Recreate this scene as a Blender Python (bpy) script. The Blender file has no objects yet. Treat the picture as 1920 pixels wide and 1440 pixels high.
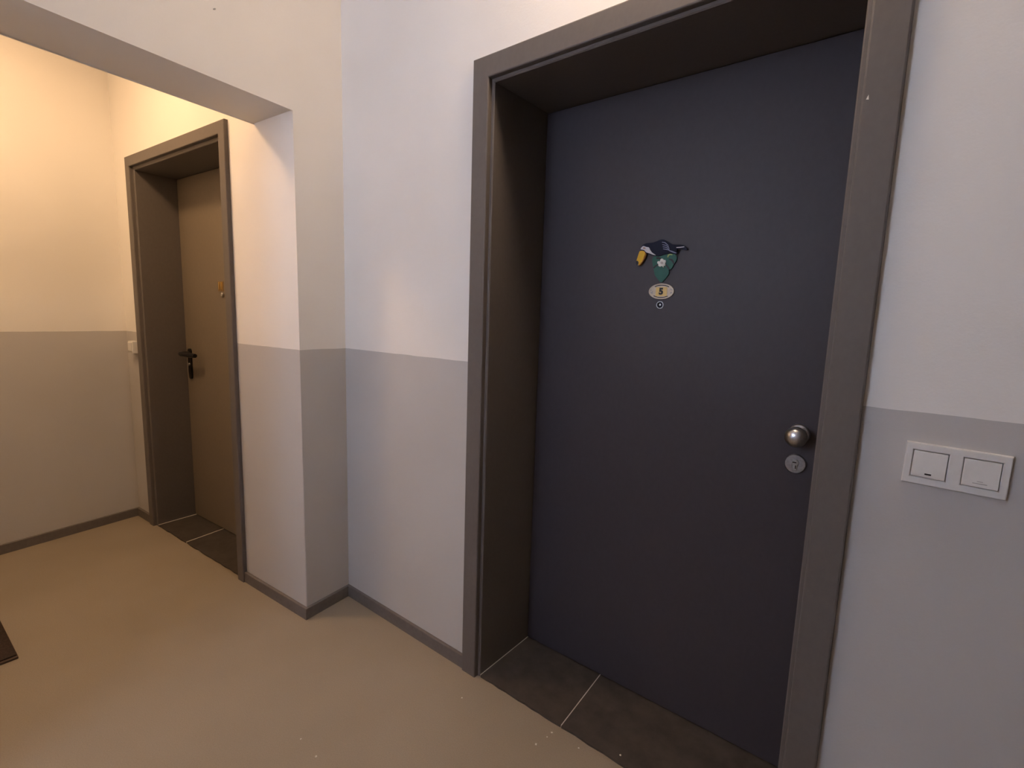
import bpy, bmesh, math, random
from mathutils import Vector, Matrix

# ------------------------------------------------------------------ camera, world, exposure
CX, CY, CZ = 1.1628, -1.2459, 1.3032
YAW, PITCH, ROLL, FPX = 0.6672, -0.1362, 0.0319, 934.82
scene = bpy.context.scene
col = scene.collection

FW = Vector((-math.sin(YAW) * math.cos(PITCH), math.cos(YAW) * math.cos(PITCH), math.sin(PITCH)))
_r = FW.cross(Vector((0, 0, 1))).normalized()
_u = _r.cross(FW)
RT = math.cos(ROLL) * _r + math.sin(ROLL) * _u
UP = -math.sin(ROLL) * _r + math.cos(ROLL) * _u
CAM = Vector((CX, CY, CZ))
cam_data = bpy.data.cameras.new('camera')
cam = bpy.data.objects.new('camera', cam_data)
col.objects.link(cam)
cam_data.sensor_width = 36.0
cam_data.lens = 36.0 * FPX / 1920.0
cam_data.clip_start = 0.02
cam.matrix_world = Matrix(((RT.x, UP.x, -FW.x, CX), (RT.y, UP.y, -FW.y, CY), (RT.z, UP.z, -FW.z, CZ), (0, 0, 0, 1)))
scene.camera = cam

world = bpy.data.worlds.new('daylight')
scene.world = world
world.use_nodes = True
world.node_tree.nodes['Background'].inputs['Color'].default_value = (0.74, 0.82, 1.04, 1)
world.node_tree.nodes['Background'].inputs['Strength'].default_value = 21.0

scene.view_settings.view_transform = 'Standard'
scene.view_settings.look = 'None'
scene.view_settings.gamma = 1.0
scene.view_settings.use_curve_mapping = False
scene.view_settings.exposure = 0.0

LAMP_FAR = dict(pos=(-1.60, -1.02), strength=84.0, color=(1.0, 0.64, 0.34))
LAMP_NEAR = dict(pos=(0.66, -0.15, 2.54), strength=86.0, color=(1.0, 0.75, 0.52))

# ------------------------------------------------------------------ measured layout (metres)
CEIL = 2.74
WZ = 1.1416            # top of the grey dado paint
BH, BT = 0.050, 0.012  # baseboard
A1, A2, A3 = 0.0667, 0.1219, 0.145
P0 = Vector((-0.7422, 0.0))
P1 = Vector((-0.715, -0.2218))
E1 = Vector((math.cos(A1), math.sin(A1)))
N1 = Vector((-math.sin(A1), math.cos(A1)))
BEAM_Z, BEAM_T = 2.035, 0.275
YB = -2.7              # back wall of the near landing
YC = -1.62             # far side of the left corridor
def far(s, d): return P1 + E1 * s + N1 * d       # far-wall local -> plan
P2 = far(-1.7657, 0.0)

def pix_plane(x, y, p, n):
    d = FW + RT * ((x - 960) / FPX) - UP * ((y - 720) / FPX)
    p, n = Vector(p), Vector(n)
    return CAM + d * ((p - CAM).dot(n) / d.dot(n))
def pix_floor(x, y): return pix_plane(x, y, (0, 0, 0), (0, 0, 1))

# ------------------------------------------------------------------ helpers
def link(name, bm, mats, parent=None, smooth=False):
    bmesh.ops.recalc_face_normals(bm, faces=bm.faces)
    me = bpy.data.meshes.new(name)
    bm.to_mesh(me); bm.free()
    for m in (mats if isinstance(mats, (list, tuple)) else [mats]): me.materials.append(m)
    if smooth:
        for p in me.polygons: p.use_smooth = True
        try: me.set_sharp_from_angle(angle=math.radians(40))
        except Exception: pass
    o = bpy.data.objects.new(name, me)
    col.objects.link(o)
    if parent: o.parent = parent
    return o
def empty(name, loc=(0, 0, 0), rz=0):
    o = bpy.data.objects.new(name, None); col.objects.link(o)
    o.empty_display_size = 0.1
    o.location = loc; o.rotation_euler = (0, 0, rz)
    return o
def tag(o, label=None, cat=None, group=None, kind=None):
    if label: o['label'] = label
    if cat: o['category'] = cat
    if group: o['group'] = group
    if kind: o['kind'] = kind
    return o
def box(bm, x0, x1, y0, y1, z0, z1):
    v = [bm.verts.new(p) for p in ((x0,y0,z0),(x1,y0,z0),(x1,y1,z0),(x0,y1,z0),(x0,y0,z1),(x1,y0,z1),(x1,y1,z1),(x0,y1,z1))]
    return [bm.faces.new([v[i] for i in f]) for f in ((3,2,1,0),(4,5,6,7),(0,1,5,4),(1,2,6,5),(2,3,7,6),(3,0,4,7))]
def prism(bm, pts, z0, z1):
    a = [bm.verts.new((p[0], p[1], z0)) for p in pts]; b = [bm.verts.new((p[0], p[1], z1)) for p in pts]
    n = len(pts)
    bm.faces.new(a[::-1]); bm.faces.new(b)
    for i in range(n): bm.faces.new((a[i], a[(i+1) % n], b[(i+1) % n], b[i]))
def bevel_all(bm, w, seg=2):
    bmesh.ops.remove_doubles(bm, verts=bm.verts, dist=1e-6)
    bmesh.ops.bevel(bm, geom=list(bm.edges), offset=w, segments=seg, affect='EDGES', profile=0.5)
def lathe_y(bm, prof, cx, y, cz, n=40):
    """prof: (radius, forward distance towards -y)."""
    rings = []
    for r, d in prof:
        if r < 1e-6: rings.append([bm.verts.new((cx, y - d, cz))])
        else: rings.append([bm.verts.new((cx + r*math.cos(2*math.pi*i/n), y - d, cz + r*math.sin(2*math.pi*i/n))) for i in range(n)])
    for a, b in zip(rings, rings[1:]):
        for i in range(n):
            j = (i+1) % n
            if len(a) == 1 and len(b) == 1: continue
            if len(a) == 1: bm.faces.new((a[0], b[i], b[j]))
            elif len(b) == 1: bm.faces.new((a[i], a[j], b[0]))
            else: bm.faces.new((a[i], a[j], b[j], b[i]))
def lathe_z(bm, prof, cx, cy, n=48):
    rings = []
    for r, z in prof:
        if r < 1e-6: rings.append([bm.verts.new((cx, cy, z))])
        else: rings.append([bm.verts.new((cx + r*math.cos(2*math.pi*i/n), cy + r*math.sin(2*math.pi*i/n), z)) for i in range(n)])
    for a, b in zip(rings, rings[1:]):
        for i in range(n):
            j = (i+1) % n
            if len(a) == 1 and len(b) == 1: continue
            if len(a) == 1: bm.faces.new((a[0], b[i], b[j]))
            elif len(b) == 1: bm.faces.new((a[i], a[j], b[0]))
            else: bm.faces.new((a[i], a[j], b[j], b[i]))
def smooth_closed(pts, k=4):
    """Catmull-Rom through a closed outline."""
    out = []; n = len(pts)
    for i in range(n):
        p0, p1, p2, p3 = pts[i-1], pts[i], pts[(i+1) % n], pts[(i+2) % n]
        for j in range(k):
            t = j / k
            out.append(tuple(0.5*((2*p1[c]) + (-p0[c]+p2[c])*t + (2*p0[c]-5*p1[c]+4*p2[c]-p3[c])*t*t + (-p0[c]+3*p1[c]-3*p2[c]+p3[c])*t**3) for c in (0, 1)))
    return out
def stroke(pts, w):
    """closed outline of a tapered brush stroke along pts."""
    L, R = [], []
    n = len(pts)
    for i, p in enumerate(pts):
        a = pts[max(i-1, 0)]; b = pts[min(i+1, n-1)]
        dx, dy = b[0]-a[0], b[1]-a[1]; l = math.hypot(dx, dy) or 1
        ww = w * (0.45 + 0.55*math.sin(math.pi*(i+0.5)/n))
        L.append((p[0]-dy/l*ww, p[1]+dx/l*ww)); R.append((p[0]+dy/l*ww, p[1]-dx/l*ww))
    return L + R[::-1]
def plate_xz(bm, pts, y_front, y_back, bev=0.0):
    """extrude an (x,z) outline between two depths, front edge softened."""
    f = [bm.verts.new((p[0], y_front, p[1])) for p in pts]
    b = [bm.verts.new((p[0], y_back, p[1])) for p in pts]
    n = len(pts)
    ff = bm.faces.new(f)
    bm.faces.new(b[::-1])
    for i in range(n): bm.faces.new((f[i], b[i], b[(i+1) % n], f[(i+1) % n]))
    bmesh.ops.triangulate(bm, faces=[g for g in bm.faces if len(g.verts) > 4])

# ------------------------------------------------------------------ materials
def newmat(name):
    m = bpy.data.materials.new(name); m.use_nodes = True
    nt = m.node_tree
    return m, nt, nt.nodes['Principled BSDF']
def N(nt, t, **kw):
    n = nt.nodes.new(t)
    for k, v in kw.items():
        if k in n.inputs: n.inputs[k].default_value = v
        else: setattr(n, k, v)
    return n
def pos_noise(nt, scale, detail=3.0, rough=0.55):
    g = N(nt, 'ShaderNodeNewGeometry'); n = N(nt, 'ShaderNodeTexNoise')
    n.inputs['Scale'].default_value = scale; n.inputs['Detail'].default_value = detail; n.inputs['Roughness'].default_value = rough
    nt.links.new(g.outputs['Position'], n.inputs['Vector'])
    return n
def add_bump(nt, bsdf, src, strength, dist):
    b = N(nt, 'ShaderNodeBump'); b.inputs['Strength'].default_value = strength; b.inputs['Distance'].default_value = dist
    nt.links.new(src, b.inputs['Height']); nt.links.new(b.outputs['Normal'], bsdf.inputs['Normal'])
    return b
def vary(nt, col_a, col_b, src, lo=0.35, hi=0.65):
    r = N(nt, 'ShaderNodeValToRGB')
    r.color_ramp.elements[0].position = lo; r.color_ramp.elements[1].position = hi
    r.color_ramp.elements[0].color = (*col_a, 1); r.color_ramp.elements[1].color = (*col_b, 1)
    nt.links.new(src, r.inputs['Fac'])
    return r.outputs['Color']
def plain(name, c, rough=0.5, metal=0.0, jitter=0.06, scale=60, bump=0.0):
    m, nt, b = newmat(name)
    n = pos_noise(nt, scale)
    lo = tuple(x*(1-jitter) for x in c); hi = tuple(min(1, x*(1+jitter)) for x in c)
    nt.links.new(vary(nt, lo, hi, n.outputs['Fac']), b.inputs['Base Color'])
    b.inputs['Roughness'].default_value = rough; b.inputs['Metallic'].default_value = metal
    if not metal: b.inputs['Specular IOR Level'].default_value = 0.25
    if bump: add_bump(nt, b, n.outputs['Fac'], bump, 0.002)
    return m

def wall_paint(name, two_tone=True):
    m, nt, b = newmat(name)
    g = N(nt, 'ShaderNodeNewGeometry')
    big = pos_noise(nt, 1.7, 2)
    upper = vary(nt, (0.80, 0.775, 0.75), (0.85, 0.825, 0.80), big.outputs['Fac'])
    colr = upper
    if two_tone:
        lower = vary(nt, (0.505, 0.485, 0.478), (0.54, 0.52, 0.512), big.outputs['Fac'])
        sep = N(nt, 'ShaderNodeSeparateXYZ'); nt.links.new(g.outputs['Position'], sep.inputs[0])
        wob = pos_noise(nt, 9.0, 2)
        ad = N(nt, 'ShaderNodeMath', operation='MULTIPLY_ADD'); nt.links.new(wob.outputs['Fac'], ad.inputs[0])
        ad.inputs[1].default_value = 0.005; nt.links.new(sep.outputs['Z'], ad.inputs[2])
        st = N(nt, 'ShaderNodeMath', operation='GREATER_THAN'); nt.links.new(ad.outputs[0], st.inputs[0]); st.inputs[1].default_value = WZ + 0.0025
        mx = N(nt, 'ShaderNodeMix', data_type='RGBA')
        nt.links.new(st.outputs[0], mx.inputs['Factor']); nt.links.new(lower, mx.inputs['A']); nt.links.new(upper, mx.inputs['B'])
        colr = mx.outputs['Result']
    nt.links.new(colr, b.inputs['Base Color'])
    b.inputs['Roughness'].default_value = 0.62
    b.inputs['Specular IOR Level'].default_value = 0.35
    fine = pos_noise(nt, 190, 3, 0.6); mid = pos_noise(nt, 38, 3, 0.5)
    s = N(nt, 'ShaderNodeMath', operation='MULTIPLY_ADD'); nt.links.new(mid.outputs['Fac'], s.inputs[0]); s.inputs[1].default_value = 1.2
    nt.links.new(fine.outputs['Fac'], s.inputs[2])
    add_bump(nt, b, s.outputs[0], 0.16, 0.002)
    return m

def floor_paint():
    m, nt, b = newmat('beige_floor_coating')
    big = pos_noise(nt, 1.3, 3); fine = pos_noise(nt, 320, 2)
    c = vary(nt, (0.285, 0.235, 0.180), (0.325, 0.27, 0.21), big.outputs['Fac'])
    sp = vary(nt, (0.90, 0.90, 0.90), (1.06, 1.06, 1.06), fine.outputs['Fac'], 0.3, 0.7)
    mx = N(nt, 'ShaderNodeMix', data_type='RGBA', blend_type='MULTIPLY'); mx.inputs['Factor'].default_value = 1
    nt.links.new(c, mx.inputs['A']); nt.links.new(sp, mx.inputs['B'])
    # fine dark scuffs
    sc = pos_noise(nt, 55, 4, 0.7)
    sk = vary(nt, (1, 1, 1), (0.55, 0.5, 0.46), sc.outputs['Fac'], 0.74, 0.80)
    mx2 = N(nt, 'ShaderNodeMix', data_type='RGBA', blend_type='MULTIPLY'); mx2.inputs['Factor'].default_value = 1
    nt.links.new(mx.outputs['Result'], mx2.inputs['A']); nt.links.new(sk, mx2.inputs['B'])
    nt.links.new(mx2.outputs['Result'], b.inputs['Base Color'])
    b.inputs['Roughness'].default_value = 0.55; b.inputs['Specular IOR Level'].default_value = 0.3
    add_bump(nt, b, fine.outputs['Fac'], 0.08, 0.001)
    return m

def door_paint(name, c, rough):
    m, nt, b = newmat(name)
    g = N(nt, 'ShaderNodeNewGeometry')
    mp = N(nt, 'ShaderNodeMapping'); mp.inputs['Scale'].default_value = (90, 90, 60)
    nt.links.new(g.outputs['Position'], mp.inputs['Vector'])
    n = N(nt, 'ShaderNodeTexNoise'); n.inputs['Scale'].default_value = 1.0; n.inputs['Detail'].default_value = 4
    nt.links.new(mp.outputs['Vector'], n.inputs['Vector'])
    nt.links.new(vary(nt, tuple(x*0.97 for x in c), tuple(x*1.03 for x in c), n.outputs['Fac']), b.inputs['Base Color'])
    b.inputs['Roughness'].default_value = rough; b.inputs['Specular IOR Level'].default_value = 0.3
    peel = pos_noise(nt, 260, 2)
    add_bump(nt, b, peel.outputs['Fac'], 0.10, 0.001)
    return m

def stone():
    m, nt, b = newmat('dark_slate_tile')
    n = pos_noise(nt, 14, 6, 0.65); f = pos_noise(nt, 160, 3)
    nt.links.new(vary(nt, (0.038, 0.030, 0.026), (0.075, 0.061, 0.052), n.outputs['Fac'], 0.3, 0.72), b.inputs['Base Color'])
    b.inputs['Roughness'].default_value = 0.6
    add_bump(nt, b, n.outputs['Fac'], 0.25, 0.003)
    return m

def emissive(name, c, s):
    m, nt, b = newmat(name)
    b.inputs['Base Color'].default_value = (0.9, 0.9, 0.88, 1)
    b.inputs['Emission Color'].default_value = (*c, 1); b.inputs['Emission Strength'].default_value = s
    n = pos_noise(nt, 20); add_bump(nt, b, n.outputs['Fac'], 0.02, 0.001)
    return m

M_WALL = wall_paint('two_tone_wall_paint')
M_CEIL = wall_paint('white_ceiling_paint', False)
M_FLOOR = floor_paint()
M_CASE = door_paint('grey_brown_frame_paint', (0.134, 0.117, 0.109), 0.5)
M_LEAF = door_paint('anthracite_leaf_paint', (0.050, 0.043, 0.051), 0.48)
M_LEAF_F = door_paint('brown_grey_leaf_paint', (0.175, 0.142, 0.108), 0.5)
M_BASE = plain('grey_baseboard_paint', (0.150, 0.132, 0.122), 0.55)
M_STONE = stone()
M_GROUT = plain('pale_grout', (0.60, 0.56, 0.52), 0.85, scale=200, bump=0.3)
M_WHITE = plain('white_switch_plastic', (0.70, 0.69, 0.68), 0.35, jitter=0.02)
M_BLACK = plain('black_slot', (0.01, 0.01, 0.012), 0.4)
M_GREYL = plain('grey_print', (0.36, 0.35, 0.35), 0.5)
M_STEEL = plain('brushed_steel', (0.56, 0.57, 0.60), 0.30, 1.0, 0.1, 220)
M_CHROME = plain('worn_nickel', (0.50, 0.49, 0.50), 0.34, 1.0, 0.15, 150)
M_ROSE = plain('dull_rosette_steel', (0.34, 0.335, 0.35), 0.38, 1.0, 0.12, 150)
M_DARKM = plain('black_handle_metal', (0.012, 0.010, 0.010), 0.28)
M_BRASS = plain('brass', (0.78, 0.55, 0.20), 0.28, 1.0)
M_DULLB = plain('dull_brass', (0.22, 0.135, 0.045), 0.5, 0.2)
M_CREAM = plain('cream_enamel', (0.62, 0.54, 0.43), 0.4)
M_GOLD = plain('gold_sticker', (0.50, 0.33, 0.10), 0.38, 0.25)
M_LENS = plain('dark_lens', (0.02, 0.022, 0.035), 0.08)
M_NAVY = plain('navy_bird_paint', (0.006, 0.009, 0.028), 0.65)
M_BLUEL = plain('pale_blue_stroke', (0.26, 0.29, 0.42), 0.5)
M_BWHITE = plain('white_bird_paint', (0.66, 0.64, 0.66), 0.5)
M_YEL = plain('yellow_beak_paint', (0.80, 0.47, 0.015), 0.4)
M_ORG = plain('orange_beak_edge_shade', (0.40, 0.17, 0.015), 0.45)  # darker orange: shading of the beak's thickness put into the colour
M_PINK = plain('tan_eye_ring', (0.46, 0.33, 0.28), 0.5)
M_GRN = plain('green_leaf_paint', (0.012, 0.105, 0.075), 0.42)
M_LIME = plain('lime_highlight', (0.40, 0.52, 0.16), 0.45)
M_PETAL = plain('white_petal', (0.78, 0.77, 0.74), 0.55)
M_MAT = plain('dark_brown_mat_pile', (0.040, 0.026, 0.020), 0.95, jitter=0.35, scale=240, bump=0.9)
M_MATE = plain('brown_rubber_edge', (0.075, 0.048, 0.034), 0.7)
M_FLAKE = plain('white_paint_chip', (0.72, 0.68, 0.62), 0.7)
M_LAMPB = plain('white_lamp_base', (0.75, 0.75, 0.73), 0.5)
M_OPAL_F = emissive('warm_opal_glass', LAMP_FAR['color'], LAMP_FAR['strength'])
M_OPAL_N = emissive('soft_warm_opal_glass', LAMP_NEAR['color'], LAMP_NEAR['strength'])
M_WFRAME = plain('white_window_frame', (0.70, 0.70, 0.69), 0.45)
def pane_mat():
    m, nt, b = newmat('window_glass')
    out = nt.nodes['Material Output']
    t = N(nt, 'ShaderNodeBsdfTransparent'); gl = N(nt, 'ShaderNodeBsdfGlossy'); gl.inputs['Roughness'].default_value = 0.02
    mx = N(nt, 'ShaderNodeMixShader'); mx.inputs[0].default_value = 0.06
    nt.links.new(t.outputs[0], mx.inputs[1]); nt.links.new(gl.outputs[0], mx.inputs[2]); nt.links.new(mx.outputs[0], out.inputs['Surface'])
    return m
M_PANE = pane_mat()

# ------------------------------------------------------------------ door dimensions
D5 = dict(XL=0.0, XR=1.1043, H=2.0916, o1=0.065, o2=0.0755, depth=0.284)
DF = dict(XL=-1.5652, XR=-0.4838, H=2.0874, o1=0.0540, o2=0.0715, depth=0.204)
TILE_Z = 0.008

# ------------------------------------------------------------------ setting
def struct(name, bm, mats, parent=None, smooth=False):
    return tag(link(name, bm, mats, parent, smooth), kind='structure')

bm = bmesh.new(); prism(bm, [(-3.2, -3.0), (4.7, -3.0), (4.7, 0.6), (-3.2, 0.6)], -0.12, 0.0)
struct('floor', bm, M_FLOOR)
bm = bmesh.new(); prism(bm, [(-3.2, -3.0), (4.7, -3.0), (4.7, 0.6), (-3.2, 0.6)], CEIL, CEIL + 0.12)
struct('ceiling', bm, M_CEIL)

def wall_with_recess(bm, x0, x1, d, depth=0.40, back=0.55):
    hl, hr, ht = d['XL'] + 0.03, d['XR'] - 0.03, d['H'] - 0.03
    box(bm, x0, hl, 0, back, 0, CEIL); box(bm, hr, x1, 0, back, 0, CEIL)
    box(bm, hl, hr, 0, back, ht, CEIL); box(bm, hl, hr, depth, back, 0, ht)

bm = bmesh.new(); wall_with_recess(bm, P0.x, 4.5, D5)
struct('wall_main', bm, M_WALL)

# far wall, in its own frame (origin at the convex corner, x along the wall)
bm = bmesh.new(); wall_with_recess(bm, -2.1, -BEAM_T, DF)
o = struct('wall_far', bm, M_WALL); o.location = (P1.x, P1.y, 0); o.rotation_euler = (0, 0, A1)

# pier and beam across the passage, one wall with the opening cut in
bm = bmesh.new()
dirp = (P1 - P0).normalized(); tp = (P1 - P0).length
YE = -2.9
tl = (YE - P0.y) / dirp.y
prof = [(0, 0), (tp, 0), (tp, BEAM_Z), (1.62, BEAM_Z), (1.62, 0), (tl, 0), (tl, CEIL), (0, CEIL)]
fr = [bm.verts.new((P0.x + dirp.x*t, P0.y + dirp.y*t, z)) for t, z in prof]
bk = [bm.verts.new((v.co.x - E1.x*BEAM_T, v.co.y - E1.y*BEAM_T, v.co.z)) for v in fr]
bm.faces.new(fr); bm.faces.new(bk[::-1])
n = len(prof); side = []
for i in range(n): side.append(bm.faces.new((fr[i], bk[i], bk[(i+1) % n], fr[(i+1) % n])))
bm.edges.ensure_lookup_table()
sel = [e for e in bm.edges if {e.verts[0], e.verts[1]} in ({fr[1], fr[2]}, {fr[2], fr[3]}, {bk[2], bk[3]})]
bmesh.ops.bevel(bm, geom=sel, offset=0.005, segments=3, affect='EDGES', profile=0.5)
bmesh.ops.triangulate(bm, faces=[f for f in bm.faces if len(f.verts) > 4])
part = struct('wall_partition', bm, M_WALL)

def wall_strip(name, a, b, t, z0=0.0, z1=CEIL):
    """wall whose visible face runs a->b; thickness t to the left of that direction."""
    a, b = Vector(a), Vector(b); d = (b - a).normalized(); nn = Vector((-d.y, d.x)) * t
    bm = bmesh.new(); prism(bm, [a, b, b + nn, a + nn], z0, z1)
    return struct(name, bm, M_WALL)
E3 = Vector((math.tan(A3), -1.0)).normalized()
wall_strip('wall_left', P2 - E3*0.3, P2 + E3*1.6, -0.25)
wall_strip('wall_corridor', (-2.5, YC), (-0.62, YC), -0.2)
# back wall with a window opening
W0, W1, WB, WT = -0.38, 0.22, 1.30, 2.45
bm = bmesh.new()
box(bm, -0.75, W0, YB-0.25, YB, 0, CEIL); box(bm, W1, 4.4, YB-0.25, YB, 0, CEIL)
box(bm, W0, W1, YB-0.25, YB, 0, WB); box(bm, W0, W1, YB-0.25, YB, WT, CEIL)
struct('wall_back', bm, M_WALL)
bm = bmesh.new(); box(bm, 4.4, 4.6, YB-0.25, 0.5, 0, CEIL)
struct('wall_right', bm, M_WALL)
win = tag(empty('window_1', (0, 0, 0)), kind='structure')
def wbox(nm, x0, x1, z0, z1, m, y0=YB-0.16, y1=YB-0.10):
    bm = bmesh.new(); box(bm, x0, x1, y0, y1, z0, z1); return link(nm, bm, m, win)
wm = (W0 + W1) / 2
for x0, x1, z0, z1 in ((W0, W0+.06, WB, WT), (W1-.06, W1, WB, WT), (W0+.06, W1-.06, WB, WB+.06), (W0+.06, W1-.06, WT-.06, WT), (wm-.04, wm+.04, WB+.06, WT-.06)):
    wbox('window_frame', x0, x1, z0, z1, M_WFRAME)
wbox('pane', W0+.06, wm-.04, WB+.06, WT-.06, M_PANE, YB-.135, YB-.131); wbox('pane', wm+.04, W1-.06, WB+.06, WT-.06, M_PANE, YB-.135, YB-.131)
bm = bmesh.new(); box(bm, W0-.03, W1+.03, YB-.10, YB+.05, WB-.03, WB)
link('window_sill', bm, M_WFRAME, win)
pl = bpy.data.lights.new('sky_portal', 'AREA'); pl.shape = 'RECTANGLE'; pl.size = W1-W0; pl.size_y = WT-WB
try: pl.cycles.is_portal = True
except Exception: pass
po = bpy.data.objects.new('sky_portal', pl); col.objects.link(po)
po.location = ((W0+W1)/2, YB-0.2, (WB+WT)/2); po.rotation_euler = (math.pi/2, 0, math.pi)

# baseboards, mitred
def base_run(names, pts):
    pts = [Vector(p) for p in pts]
    dirs = [(b - a).normalized() for a, b in zip(pts, pts[1:])]
    nor = [Vector((d.y, -d.x)) for d in dirs]                      # room side (right of travel)
    off = []
    for i, p in enumerate(pts):
        if i == 0: off.append(p + nor[0]*BT)
        elif i == len(pts)-1: off.append(p + nor[-1]*BT)
        else:
            a, b = nor[i-1], nor[i]; m = (a + b).normalized(); off.append(p + m * (BT / m.dot(a)))
    for i, nm in enumerate(names):
        bm = bmesh.new(); prism(bm, [pts[i], off[i], off[i+1], pts[i+1]], 0.0, BH)
        ed = [e for e in bm.edges if all(v.co.z > BH-1e-5 and min((v.co.xy-off[i]).length, (v.co.xy-off[i+1]).length) < 1e-5 for v in e.verts)]
        bmesh.ops.bevel(bm, geom=ed, offset=0.003, segments=2, affect='EDGES', profile=0.5)
        struct(nm, bm, M_BASE)
base_run(['baseboard_left', 'baseboard_corner'], [P2 + E3*1.25, P2, far(DF['XL'], 0)])
base_run(['baseboard_far', 'baseboard_return', 'baseboard_main'], [far(DF['XR'], 0), P1, P0, (D5['XL'], 0)])
base_run(['baseboard_right'], [(D5['XR'], 0), (4.4, 0)])

# ------------------------------------------------------------------ doors
def u_sweep(bm, d, prof, z0=0.0):
    """prof: closed list of (inset from outer edge, y); swept left-top-right with mitred corners."""
    rings = []
    for k in range(4):
        ring = []
        for o_, y in prof:
            x = d['XL'] + o_ if k < 2 else d['XR'] - o_
            z = z0 if k in (0, 3) else d['H'] - o_
            ring.append(bm.verts.new((x, y, z)))
        rings.append(ring)
    m = len(prof)
    for a, b in zip(rings, rings[1:]):
        for i in range(m): bm.faces.new((a[i], a[(i+1) % m], b[(i+1) % m], b[i]))
    bm.faces.new(rings[0][::-1]); bm.faces.new(rings[-1])

def make_door(name, d, loc, rz, m_leaf):
    root = tag(empty(name, loc, rz), kind='structure')
    o1, o2, dp = d['o1'], d['o2'], d['depth']; r = 0.004; th = d.get('th', 0.018)
    bm = bmesh.new()
    u_sweep(bm, d, [(0, 0), (0, -th+r), (r*.3, -th+r*.3), (r, -th), (o1-r, -th), (o1-r*.3, -th+r*.3), (o1, -th+r), (o1, 0.0)], 0.0)
    link('door_casing', bm, M_CASE, root)
    bm = bmesh.new()
    u_sweep(bm, d, [(o1-.012, 0.0), (o2-.003, 0.0), (o2, 0.003), (o2, dp+.05), (o1-.012, dp+.05)], 0.0)
    link('door_lining', bm, M_CASE, root)
    g = 0.004
    bm = bmesh.new(); box(bm, d['XL']+o2+g, d['XR']-o2-g, dp, dp+.045, TILE_Z+.004, d['H']-o2-g)
    bevel_all(bm, 0.0015, 2)
    leaf = link('door_leaf', bm, m_leaf, root)
    return root, leaf

def threshold(root, d, joints, joints_back, g, ge):
    """stone slabs on the sill with pale joints between them"""
    x0, x1 = d['XL'] + d['o2'], d['XR'] - d['o2']; dp = d['depth']
    th = tag(empty('threshold_stone', root.location, root.rotation_euler.z), kind='structure')
    bm = bmesh.new(); box(bm, x0 + .001, x1 - .001, 0.0015, dp + .04, 0.0, TILE_Z - 0.0002)
    link('grout', bm, M_GROUT, th)
    fx = [x0] + joints + [x1]; bx_ = [x0] + joints_back + [x1]
    for i in range(len(fx)-1):
        a0 = fx[i] + (ge if i == 0 else g); a1 = fx[i+1] - g; b0 = bx_[i] + (ge if i == 0 else g); b1 = bx_[i+1] - g
        random.seed(i + len(joints)*7 + int(abs(x0)*10))
        front = [(a0 + (a1-a0)*k/12, -0.001 + random.uniform(-.0022, .0022)) for k in range(13)]
        bm = bmesh.new(); prism(bm, front + [(b1, dp + .04), (b0, dp + .04)], 0.001, TILE_Z)
        link('stone_slab', bm, M_STONE, th)
    return th

door5, leaf5 = make_door('door_1', D5, (0, 0, 0), 0, M_LEAF)
doorF, leafF = make_door('door_2', DF, (P1.x, P1.y, 0), A1, M_LEAF_F)
def wpx(x, y): return pix_plane(x, y, (0, 0, TILE_Z), (0, 0, 1))
threshold(door5, D5, [0.426], [0.408], 0.0016, 0.0045)
threshold(doorF, DF, [-1.126], [-1.150], 0.0035, 0.010)

# knob, lock, peephole of the near door
YL = D5['depth']
kx, kz = 0.958, 1.010
bm = bmesh.new(); lathe_y(bm, [(0, .0), (.0265, .0), (.0265, .006), (.024, .009), (.012, .0095), (.0, .0095)], kx, YL, kz)
link('knob_rose', bm, M_CHROME, leaf5, True)
bm = bmesh.new(); lathe_y(bm, [(.010, .005), (.010, .026), (.013, .031), (.019, .036), (.0245, .043), (.0268, .051), (.0268, .057), (.025, .064), (.020, .071), (.012, .0755), (.005, .077), (0, .0772)], kx, YL, kz)
link('door_knob', bm, M_STEEL, leaf5, True)
lx, lz = 0.9565, 0.9265
bm = bmesh.new(); lathe_y(bm, [(0, 0), (.0265, 0), (.0265, .005), (.0245, .008), (.0, .008)], lx, YL, lz)
link('lock_rosette', bm, M_ROSE, leaf5, True)
bm = bmesh.new()
pts = [(lx + .0085*math.cos(math.radians(a)), lz + .0045 + .0085*math.sin(math.radians(a))) for a in range(-60, 241, 15)]
pts += [(lx - .005, lz - .016), (lx + .005, lz - .016)]
plate_xz(bm, pts, YL-.0125, YL-.006)
link('lock_cylinder', bm, M_STEEL, leaf5)
bm = bmesh.new(); box(bm, lx-.0055, lx+.0035, YL-.0132, YL-.012, lz+.0035, lz+.0062); box(bm, lx+.0015, lx+.0035, YL-.0132, YL-.012, lz-.012, lz-.003)
link('keyhole', bm, M_BLACK, leaf5)
px_, pz_ = 0.540, 1.351
bm = bmesh.new(); lathe_y(bm, [(.0090, 0.0), (.0115, 0.0), (.0115, .003), (.0108, .0045), (.0100, .0045), (.0092, .002)], px_, YL, pz_, 32)
link('peephole_ring', bm, M_STEEL, leaf5, True)
bm = bmesh.new(); lathe_y(bm, [(.0096, .0005), (.0085, .0022), (.005, .0036), (.0, .0044)], px_, YL, pz_, 24)
link('peephole_lens', bm, M_LENS, leaf5, True)
bm = bmesh.new(); lathe_y(bm, [(.0034, .0034), (.0026, .0050), (0, .0056)], px_+.0008, YL, pz_+.0006, 16)
link('peephole_glint', bm, M_STEEL, leaf5, True)  # bright highlight on the lens, modelled as a small steel bead

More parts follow.
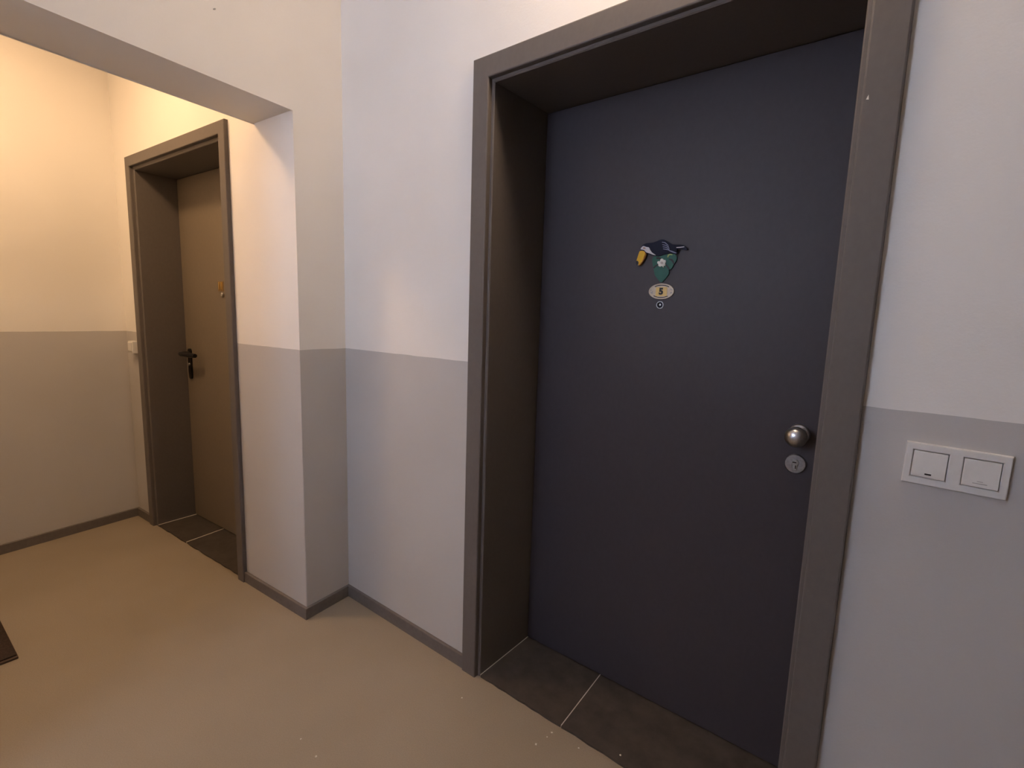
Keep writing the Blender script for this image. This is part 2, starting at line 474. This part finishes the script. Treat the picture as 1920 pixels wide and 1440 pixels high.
# small white chip in the paint of the near casing
c = pix_plane(1627, 183, (0, -.018, 0), (0, 1, 0))
bm = bmesh.new(); plate_xz(bm, [(c.x-.0025, c.z-.003), (c.x+.002, c.z-.004), (c.x+.001, c.z+.005), (c.x-.0005, c.z+.002)], -.0184, -.0175)
link('paint_chip', bm, M_FLAKE, door5)

# handle, number and peephole of the far door (wall-local coordinates)
YF = DF['depth']
hx, h0, h1 = -1.436, 0.868, 1.052
bm = bmesh.new()
pts = [(hx + .019*math.cos(math.radians(a)), h1-.02 + .019*math.sin(math.radians(a))) for a in range(0, 181, 15)]
pts += [(hx + .019*math.cos(math.radians(a)), h0+.02 + .019*math.sin(math.radians(a))) for a in range(180, 361, 15)]
plate_xz(bm, pts, YF-.009, YF)
link('handle_plate', bm, M_DARKM, leafF)
bm = bmesh.new()
hz = 1.022
path = [(hx, YF-.004), (hx, YF-.030), (hx+.001, YF-.046), (hx+.008, YF-.056), (hx+.022, YF-.060), (hx+.08, YF-.060), (hx+.15, YF-.058), (hx+.185, YF-.055)]
rad = [.012, .012, .012, .0125, .0130, .0130, .0140, .011]
rings = []
for i, (x, y) in enumerate(path):
    a = path[max(i-1, 0)]; b = path[min(i+1, len(path)-1)]
    d = Vector((b[0]-a[0], b[1]-a[1])).normalized(); nn = Vector((-d.y, d.x))
    rings.append([bm.verts.new((x + nn.x*rad[i]*math.cos(t), y + nn.y*rad[i]*math.cos(t), hz + rad[i]*math.sin(t))) for t in [2*math.pi*k/16 for k in range(16)]])
for a, b in zip(rings, rings[1:]):
    for k in range(16): bm.faces.new((a[k], a[(k+1) % 16], b[(k+1) % 16], b[k]))
bm.faces.new(rings[0]); bm.faces.new(rings[-1][::-1])
link('lever_handle', bm, M_DARKM, leafF, True)
bm = bmesh.new(); lathe_y(bm, [(0, .008), (.0085, .008), (.0085, .013), (.007, .0145), (0, .0145)], hx, YF, 0.957, 24)
link('lock_cylinder', bm, M_CHROME, leafF, True)
bm = bmesh.new(); lathe_y(bm, [(.013, 0.0), (.013, .006), (.010, .010), (.0, .012)], -1.016, YF, 1.366, 24)
link('peephole', bm, M_CHROME, leafF, True)

def text_mesh(name, txt, size, depth, off, m, parent, loc, rz=0.0):
    cu = bpy.data.curves.new(name, 'FONT'); cu.body = txt; cu.size = size; cu.extrude = depth; cu.offset = off
    cu.align_x = 'CENTER'; cu.align_y = 'CENTER'; cu.resolution_u = 4
    t = bpy.data.objects.new(name + '_tmp', cu); col.objects.link(t)
    dg = bpy.context.evaluated_depsgraph_get()
    me = bpy.data.meshes.new_from_object(t.evaluated_get(dg))
    bpy.data.objects.remove(t); bpy.data.curves.remove(cu)
    me.transform(Matrix.Rotation(math.pi/2, 4, 'X'))
    me.materials.clear(); me.materials.append(m); me.name = name
    o_ = bpy.data.objects.new(name, me); col.objects.link(o_); o_.parent = parent; o_.location = loc
    return o_

# ------------------------------------------------------------------ number plates
root = tag(empty('number_plate', (0.5415, YL, 1.3930)), 'oval cream number plate with black 5 on a gold square, below the toucan', 'number plate')
def oval(a, b, n=64): return [(a*math.cos(2*math.pi*i/n), b*math.sin(2*math.pi*i/n)) for i in range(n)]
bm = bmesh.new(); plate_xz(bm, oval(.0405, .0240), -.0030, 0); link('plate_body', bm, M_CREAM, root)
def ring_xz(bm, a0, b0, a1, b1, yf, yb, ang=None, n=64):
    idx = range(n) if ang is None else range(int(ang[0]*n/360), int(ang[1]*n/360))
    for i in idx:
        t0, t1 = 2*math.pi*i/n, 2*math.pi*(i+1)/n
        q = [(a0*math.cos(t0), b0*math.sin(t0)), (a0*math.cos(t1), b0*math.sin(t1)), (a1*math.cos(t1), b1*math.sin(t1)), (a1*math.cos(t0), b1*math.sin(t0))]
        f = [bm.verts.new((x, yf, z)) for x, z in q]; k = [bm.verts.new((x, yb, z)) for x, z in q]
        bm.faces.new(f); bm.faces.new(k[::-1])
        for j in range(4): bm.faces.new((f[j], k[j], k[(j+1) % 4], f[(j+1) % 4]))
    bmesh.ops.remove_doubles(bm, verts=bm.verts, dist=1e-6)
bm = bmesh.new(); ring_xz(bm, .0405, .0240, .0375, .0213, -.0046, -.002); link('raised_rim', bm, M_CREAM, root)
bm = bmesh.new(); ring_xz(bm, .0355, .0200, .0328, .0174, -.0034, -.0025, (48, 132)); link('dark_line', bm, M_BLACK, root)
bm = bmesh.new(); ring_xz(bm, .0355, .0200, .0328, .0174, -.0034, -.0025, (228, 312)); link('dark_line', bm, M_BLACK, root)
random.seed(4)
for s in (-1, 1):
    bm = bmesh.new()
    for k in range(5):
        cx_, cz_ = s*random.uniform(.0285, .0345), random.uniform(-.007, .007)
        plate_xz(bm, [(cx_+.0016*math.cos(t*1.2566), cz_+.0022*math.sin(t*1.2566)) for t in range(5)], -.0034, -.0025)
    link('side_ornament', bm, M_GREYL, root)
bm = bmesh.new(); box(bm, -.0180, .0185, -.0036, -.0025, -.0150, .0130); link('gold_square', bm, M_GOLD, root)
text_mesh('digit', '5', .0265, .0004, .0016, M_BLACK, root, (-.0005, -.0040, -.0008))

root = tag(empty('number_plate', (*far(-1.036, YF), 1.410), A1), 'brass number plate on the brown far door beside the passage', 'number plate')
bm = bmesh.new(); box(bm, -.029, .029, -.002, 0, -.026, .026); bevel_all(bm, .0008, 1); link('plate_body', bm, M_DULLB, root)
for dx in (-.0115, .0125): text_mesh('digit', '1', .056, .0016, .0006, M_BRASS, root, (dx, -.0034, 0))

# ------------------------------------------------------------------ toucan plaque on the near door (cut-out layers, traced in cm)
TC = Vector((0.5355, YL, 1.486))
def tp_(X, Y):                     # zoom pixel of the plaque -> metres around the plaque centre
    p = pix_plane(1180 + X/13.09, 430 + Y/13.09, (0, YL - .004, 0), (0, 1, 0))
    return (p.x - TC.x, p.z - TC.z)
toucan = tag(empty('toucan_plaque', TC), 'painted wooden toucan on a green leaf fixed to the dark door above the number 5', 'door decoration')
def layer(nm, pts, y0, y1, m, sm=3, parent=None):
    q = [tp_(*p) for p in pts]
    if sm: q = smooth_closed(q, sm)
    bm = bmesh.new(); plate_xz(bm, q, -y1*1.5, -y0*1.5)
    return link(nm, bm, m, parent or toucan)
leaf_pts = [(590,690),(640,655),(760,640),(850,620),(960,590),(1080,592),(1150,635),(1172,720),(1140,805),(1095,860),(1065,930),(1025,975),(1000,985),(968,990),(975,1030),(975,1080),(940,1145),(880,1220),(820,1288),(780,1300),(745,1275),(690,1205),(632,1120),(618,1040),(600,960),(582,860),(572,760)]
green = layer('monstera_leaf', leaf_pts, 0, .0045, M_GRN)
for st, w in (([(672,712),(725,705),(785,725)], 30), ([(605,955),(650,905),(725,865)], 20), ([(905,870),(950,925),(985,990)], 21), ([(985,735),(1045,750),(1085,800),(1105,860)], 24)):
    layer('leaf_slit', stroke(st, w), .0035, .0049, M_BLACK, 0, green)
layer('leaf_highlight', stroke([(952,690),(965,635),(1010,618),(1068,628)], 16), .0035, .0050, M_LIME, 0, green)
body_pts = [(300,520),(312,470),(345,410),(400,370),(470,345),(600,335),(700,300),(780,266),(860,258),(940,290),(1020,340),(1090,378),(1200,385),(1310,388),(1390,425),(1448,500),(1380,517),(1260,495),(1180,500),(1192,590),(1150,606),(1060,598),(960,608),(850,632),(750,662),(680,660),(590,648),(440,592),(400,545),(345,522)]
bird = layer('toucan_body', body_pts, .0035, .0085, M_NAVY)
layer('white_throat', [(310,500),(335,450),(380,420),(440,440),(510,455),(545,520),(590,580),(680,643),(610,632),(520,597),(440,568),(405,525),(355,508)], .0080, .0095, M_BWHITE, 3, bird)
layer('eye_patch', [(365,470),(385,448),(420,452),(435,475),(410,495),(380,492)], .0090, .0102, M_PINK, 3, bird)
for st, w in (([(830,325),(900,335),(975,395)], 9), ([(840,383),(940,405),(1000,470)], 8), ([(850,437),(940,452),(1005,510)], 8), ([(858,488),(950,503),(1030,535)], 9), ([(975,395),(995,460),(1010,520)], 6), ([(1010,530),(1090,560),(1180,592)], 15)):
    layer('wing_stroke', stroke(st, w), .0080, .0093, M_BLUEL, 0, bird)
layer('tail_stripe', stroke([(1185,456),(1280,450),(1375,438)], 10), .0080, .0093, M_BWHITE, 0, bird)
beak = layer('beak', [(272,560),(300,538),(345,532),(395,545),(428,590),(425,650),(385,740),(320,850),(275,890),(235,895),(208,860),(202,800),(235,680)], .0030, .0080, M_ORG)
layer('beak_face', [(278,560),(305,542),(345,538),(392,550),(418,595),(405,650),(345,775),(290,855),(250,895),(236,880),(206,800),(237,680)], .0075, .0092, M_YEL, 3, beak)
layer('beak_tip', [(198,800),(236,780),(260,825),(246,872),(232,900),(206,872)], .0085, .0100, M_BLACK, 3, beak)
layer('beak_tip_mark', [(240,880),(262,860),(256,895),(242,902)], .0085, .0102, M_BWHITE, 0, beak)
flower = layer('flower', [(822,722),(852,745),(860,762),(895,755),(915,790),(905,825),(888,835),(905,860),(890,895),(855,900),(862,930),(850,945),(835,915),(800,905),(775,922),(740,905),(730,875),(735,862),(708,835),(715,795),(745,785),(772,790),(785,745)], .0040, .0075, M_PETAL, 3)
layer('flower_centre', [(790,815),(815,795),(845,810),(850,845),(820,862),(793,845)], .0070, .0083, plain('flower_centre_grey', (0.50, 0.46, 0.44), 0.6), 3, flower)

# ------------------------------------------------------------------ light switches
sw = tag(empty('light_switch', (1.2571, 0, 1.0417)), 'white double rocker light switch on the grey wall right of the door', 'light switch')
sw.rotation_euler = (0, math.radians(0.9), 0)
def rrect(x0, x1, z0, z1, r, n=5):
    out = []
    for cx_, cz_, a0 in ((x1-r, z1-r, 0), (x0+r, z1-r, 90), (x0+r, z0+r, 180), (x1-r, z0+r, 270)):
        for k in range(n+1):
            a = math.radians(a0 + 90*k/n); out.append((cx_ + r*math.cos(a), cz_ + r*math.sin(a)))
    return out
bm = bmesh.new()
FWD, RO = -.0105, .0745
W2, H2 = .0755, .0405
xs = [-W2, -.0635, -.0105, .0105, .0635, W2]; zs = [-H2, -.0265, .0265, H2]
for i in range(5):
    for j in range(3):
        if j == 1 and i in (1, 3): continue
        box(bm, xs[i], xs[i+1], -.0095, 0, zs[j], zs[j+1])
bmesh.ops.remove_doubles(bm, verts=bm.verts, dist=1e-6)
dup = {}
for f in list(bm.faces):
    key = tuple(sorted(v.index for v in f.verts))
bm.verts.index_update()
seen = {}
for f in list(bm.faces):
    seen.setdefault(tuple(sorted(v.index for v in f.verts)), []).append(f)
bmesh.ops.delete(bm, geom=[f for v in seen.values() if len(v) > 1 for f in v], context='FACES_ONLY')
ed = [e for e in bm.edges if all(abs(v.co.y + .0095) < 1e-6 for v in e.verts) and len(e.link_faces) == 2 and abs(e.link_faces[0].normal.dot(e.link_faces[1].normal)) < .5]
bmesh.ops.bevel(bm, geom=ed, offset=.002, segments=3, affect='EDGES', profile=0.5)
link('switch_frame', bm, M_WHITE, sw)
for k, xc in enumerate((-.037, .037)):
    bm = bmesh.new()
    x0, x1, z0, z1 = xc-.0255, xc+.0255, -.0250, .0255
    v = [bm.verts.new(p) for p in ((x0,-.0125,z0),(x1,-.0125,z0),(x1,-.001,z0),(x0,-.001,z0),(x0,-.0095,z1),(x1,-.0095,z1),(x1,-.001,z1),(x0,-.001,z1))]
    for f in ((3,2,1,0),(4,5,6,7),(0,1,5,4),(1,2,6,5),(2,3,7,6),(3,0,4,7)): bm.faces.new([v[i] for i in f])
    bmesh.ops.bevel(bm, geom=list(bm.edges), offset=.0012, segments=2, affect='EDGES', profile=0.5)
    rk = link('rocker', bm, M_WHITE, sw)
    sl = .003/.0505
    def mark(nm, xa, xb, za, zb, m):
        bm = bmesh.new(); zc = (za+zb)/2; yy = -.0125 + (zc - z0)*sl
        box(bm, xa, xb, yy-.0003, yy+.001, za, zb); link(nm, bm, m, rk)
    if k == 0: mark('indicator_window', xc-.005, xc+.005, z0+.0055, z0+.0085, M_BLACK)
    else: mark('printed_line', xc-.010, xc+.010, z0+.0065, z0+.0078, M_GREYL); mark('printed_line', xc-.004, xc+.004, z0+.0105, z0+.0115, M_GREYL)

swbox = tag(empty('wall_switch', (*far(-1.628, 0), 1.055), A1), 'small white surface-mounted switch box on the wall left of the far brown door', 'wall switch')  # small switch box on the wall strip beside the far casing
bm = bmesh.new(); box(bm, -.033, .033, -.030, 0, -.036, .034); bevel_all(bm, .003, 2); link('switch_box', bm, M_WHITE, swbox)
bm = bmesh.new(); box(bm, -.026, .026, -.034, -.029, -.024, .026); bevel_all(bm, .0015, 2); link('switch_button', bm, M_WHITE, swbox)

# ------------------------------------------------------------------ doormat
mat = tag(empty('doormat', (-1.265, -1.035, 0)), 'dark brown doormat on the beige floor at the lower left edge', 'doormat')
mat.rotation_euler = (0, 0, 0.03)
bm = bmesh.new(); box(bm, -.60, 0, -.40, 0, 0, .009); bevel_all(bm, .002, 2); link('rubber_edge', bm, M_MATE, mat)
bm = bmesh.new(); box(bm, -.590, -.010, -.390, -.0025, .008, .0145); bevel_all(bm, .002, 2); link('mat_pile', bm, M_MAT, mat)

# ------------------------------------------------------------------ plaster crumbs on the floor and the sill
random.seed(11)
for x, y, sz, lab in (
        (1005, 1396, 1.2, 'white plaster crumb farthest from the stone sill in the cluster before the sill joint'),
        (1026, 1382, .8, 'faint white plaster crumb in the middle of the cluster before the sill joint'),
        (1035, 1374, 1.3, 'white plaster crumb closest to the sill joint on the beige floor'),
        (1085, 1403, 1.0, 'white plaster crumb on the floor right of the sill joint, beside the second slab'),
        (866, 1309, .9, 'lone white plaster crumb on the floor near the foot of the left door casing'),
        (593, 1419, 1.3, 'larger white plaster crumb at the bottom of the open beige floor'),
        (564, 1386, .8, 'leftmost faint plaster crumb on the open beige floor'),
        (1163, 1416, 1.0, 'tiny white plaster crumb lying on the dark stone sill')):
    onsill = (x, y) == (1163, 1416)
    p = pix_floor(x, y) if not onsill else wpx(x, y)
    bm = bmesh.new(); bmesh.ops.create_icosphere(bm, subdivisions=1, radius=.0026*sz)
    for v in bm.verts: v.co = Vector((v.co.x*random.uniform(.7, 1.5), v.co.y*random.uniform(.7, 1.5), max(v.co.z*.6, -.0008)))
    zmin = min(v.co.z for v in bm.verts)
    o = link('plaster_crumb', bm, M_FLAKE)
    o.location = (p.x, p.y, (TILE_Z if onsill else 0) - zmin)
    tag(o, lab, 'crumb', 'plaster crumbs by the near door')

# small grey filler spot on the face of the partition above the passage
nf = Vector((-dirp.y, dirp.x, 0)); c = pix_plane(402, 17, (P0.x, P0.y, 0), nf)
bm = bmesh.new(); bmesh.ops.create_uvsphere(bm, u_segments=10, v_segments=6, radius=1)
for v in bm.verts: v.co = c + nf*(v.co.x*.0012) + Vector((dirp.x, dirp.y, -.55)).normalized()*(v.co.y*.0055) + Vector((0, 0, 1))*(v.co.z*.0028)
link('filler_spot', bm, M_GREYL, part, True)

# ------------------------------------------------------------------ lamps (out of frame)
r = tag(empty('ceiling_lamp', (*LAMP_FAR['pos'], CEIL)), 'flat round opal ceiling lamp in the left passage', 'lamp')
bm = bmesh.new(); lathe_z(bm, [(0, 0), (.165, 0), (.165, -.05), (.158, -.055), (.150, -.055), (.150, -.045), (0, -.045)], 0, 0); link('lamp_base', bm, M_LAMPB, r, True)
bm = bmesh.new(); lathe_z(bm, [(.149, -.046), (.147, -.058), (.12, -.068), (.06, -.074), (0, -.076)], 0, 0, 24); link('opal_shade', bm, M_OPAL_F, r, True)
lx_, ly_, lz_ = LAMP_NEAR['pos']
r = tag(empty('wall_lamp', (lx_, 0, lz_)), 'round opal globe lamp on the wall above the near door', 'lamp')
bm = bmesh.new(); lathe_y(bm, [(0, 0), (.05, 0), (.05, .02), (.03, .03), (.022, .045), (.022, -ly_-.07), (0, -ly_-.07)], 0, 0, 0, 32); link('wall_bracket', bm, M_LAMPB, r, True)
bm = bmesh.new(); bmesh.ops.create_uvsphere(bm, u_segments=24, v_segments=14, radius=.08)
for v in bm.verts: v.co.y += ly_
link('opal_globe', bm, M_OPAL_N, r, True)
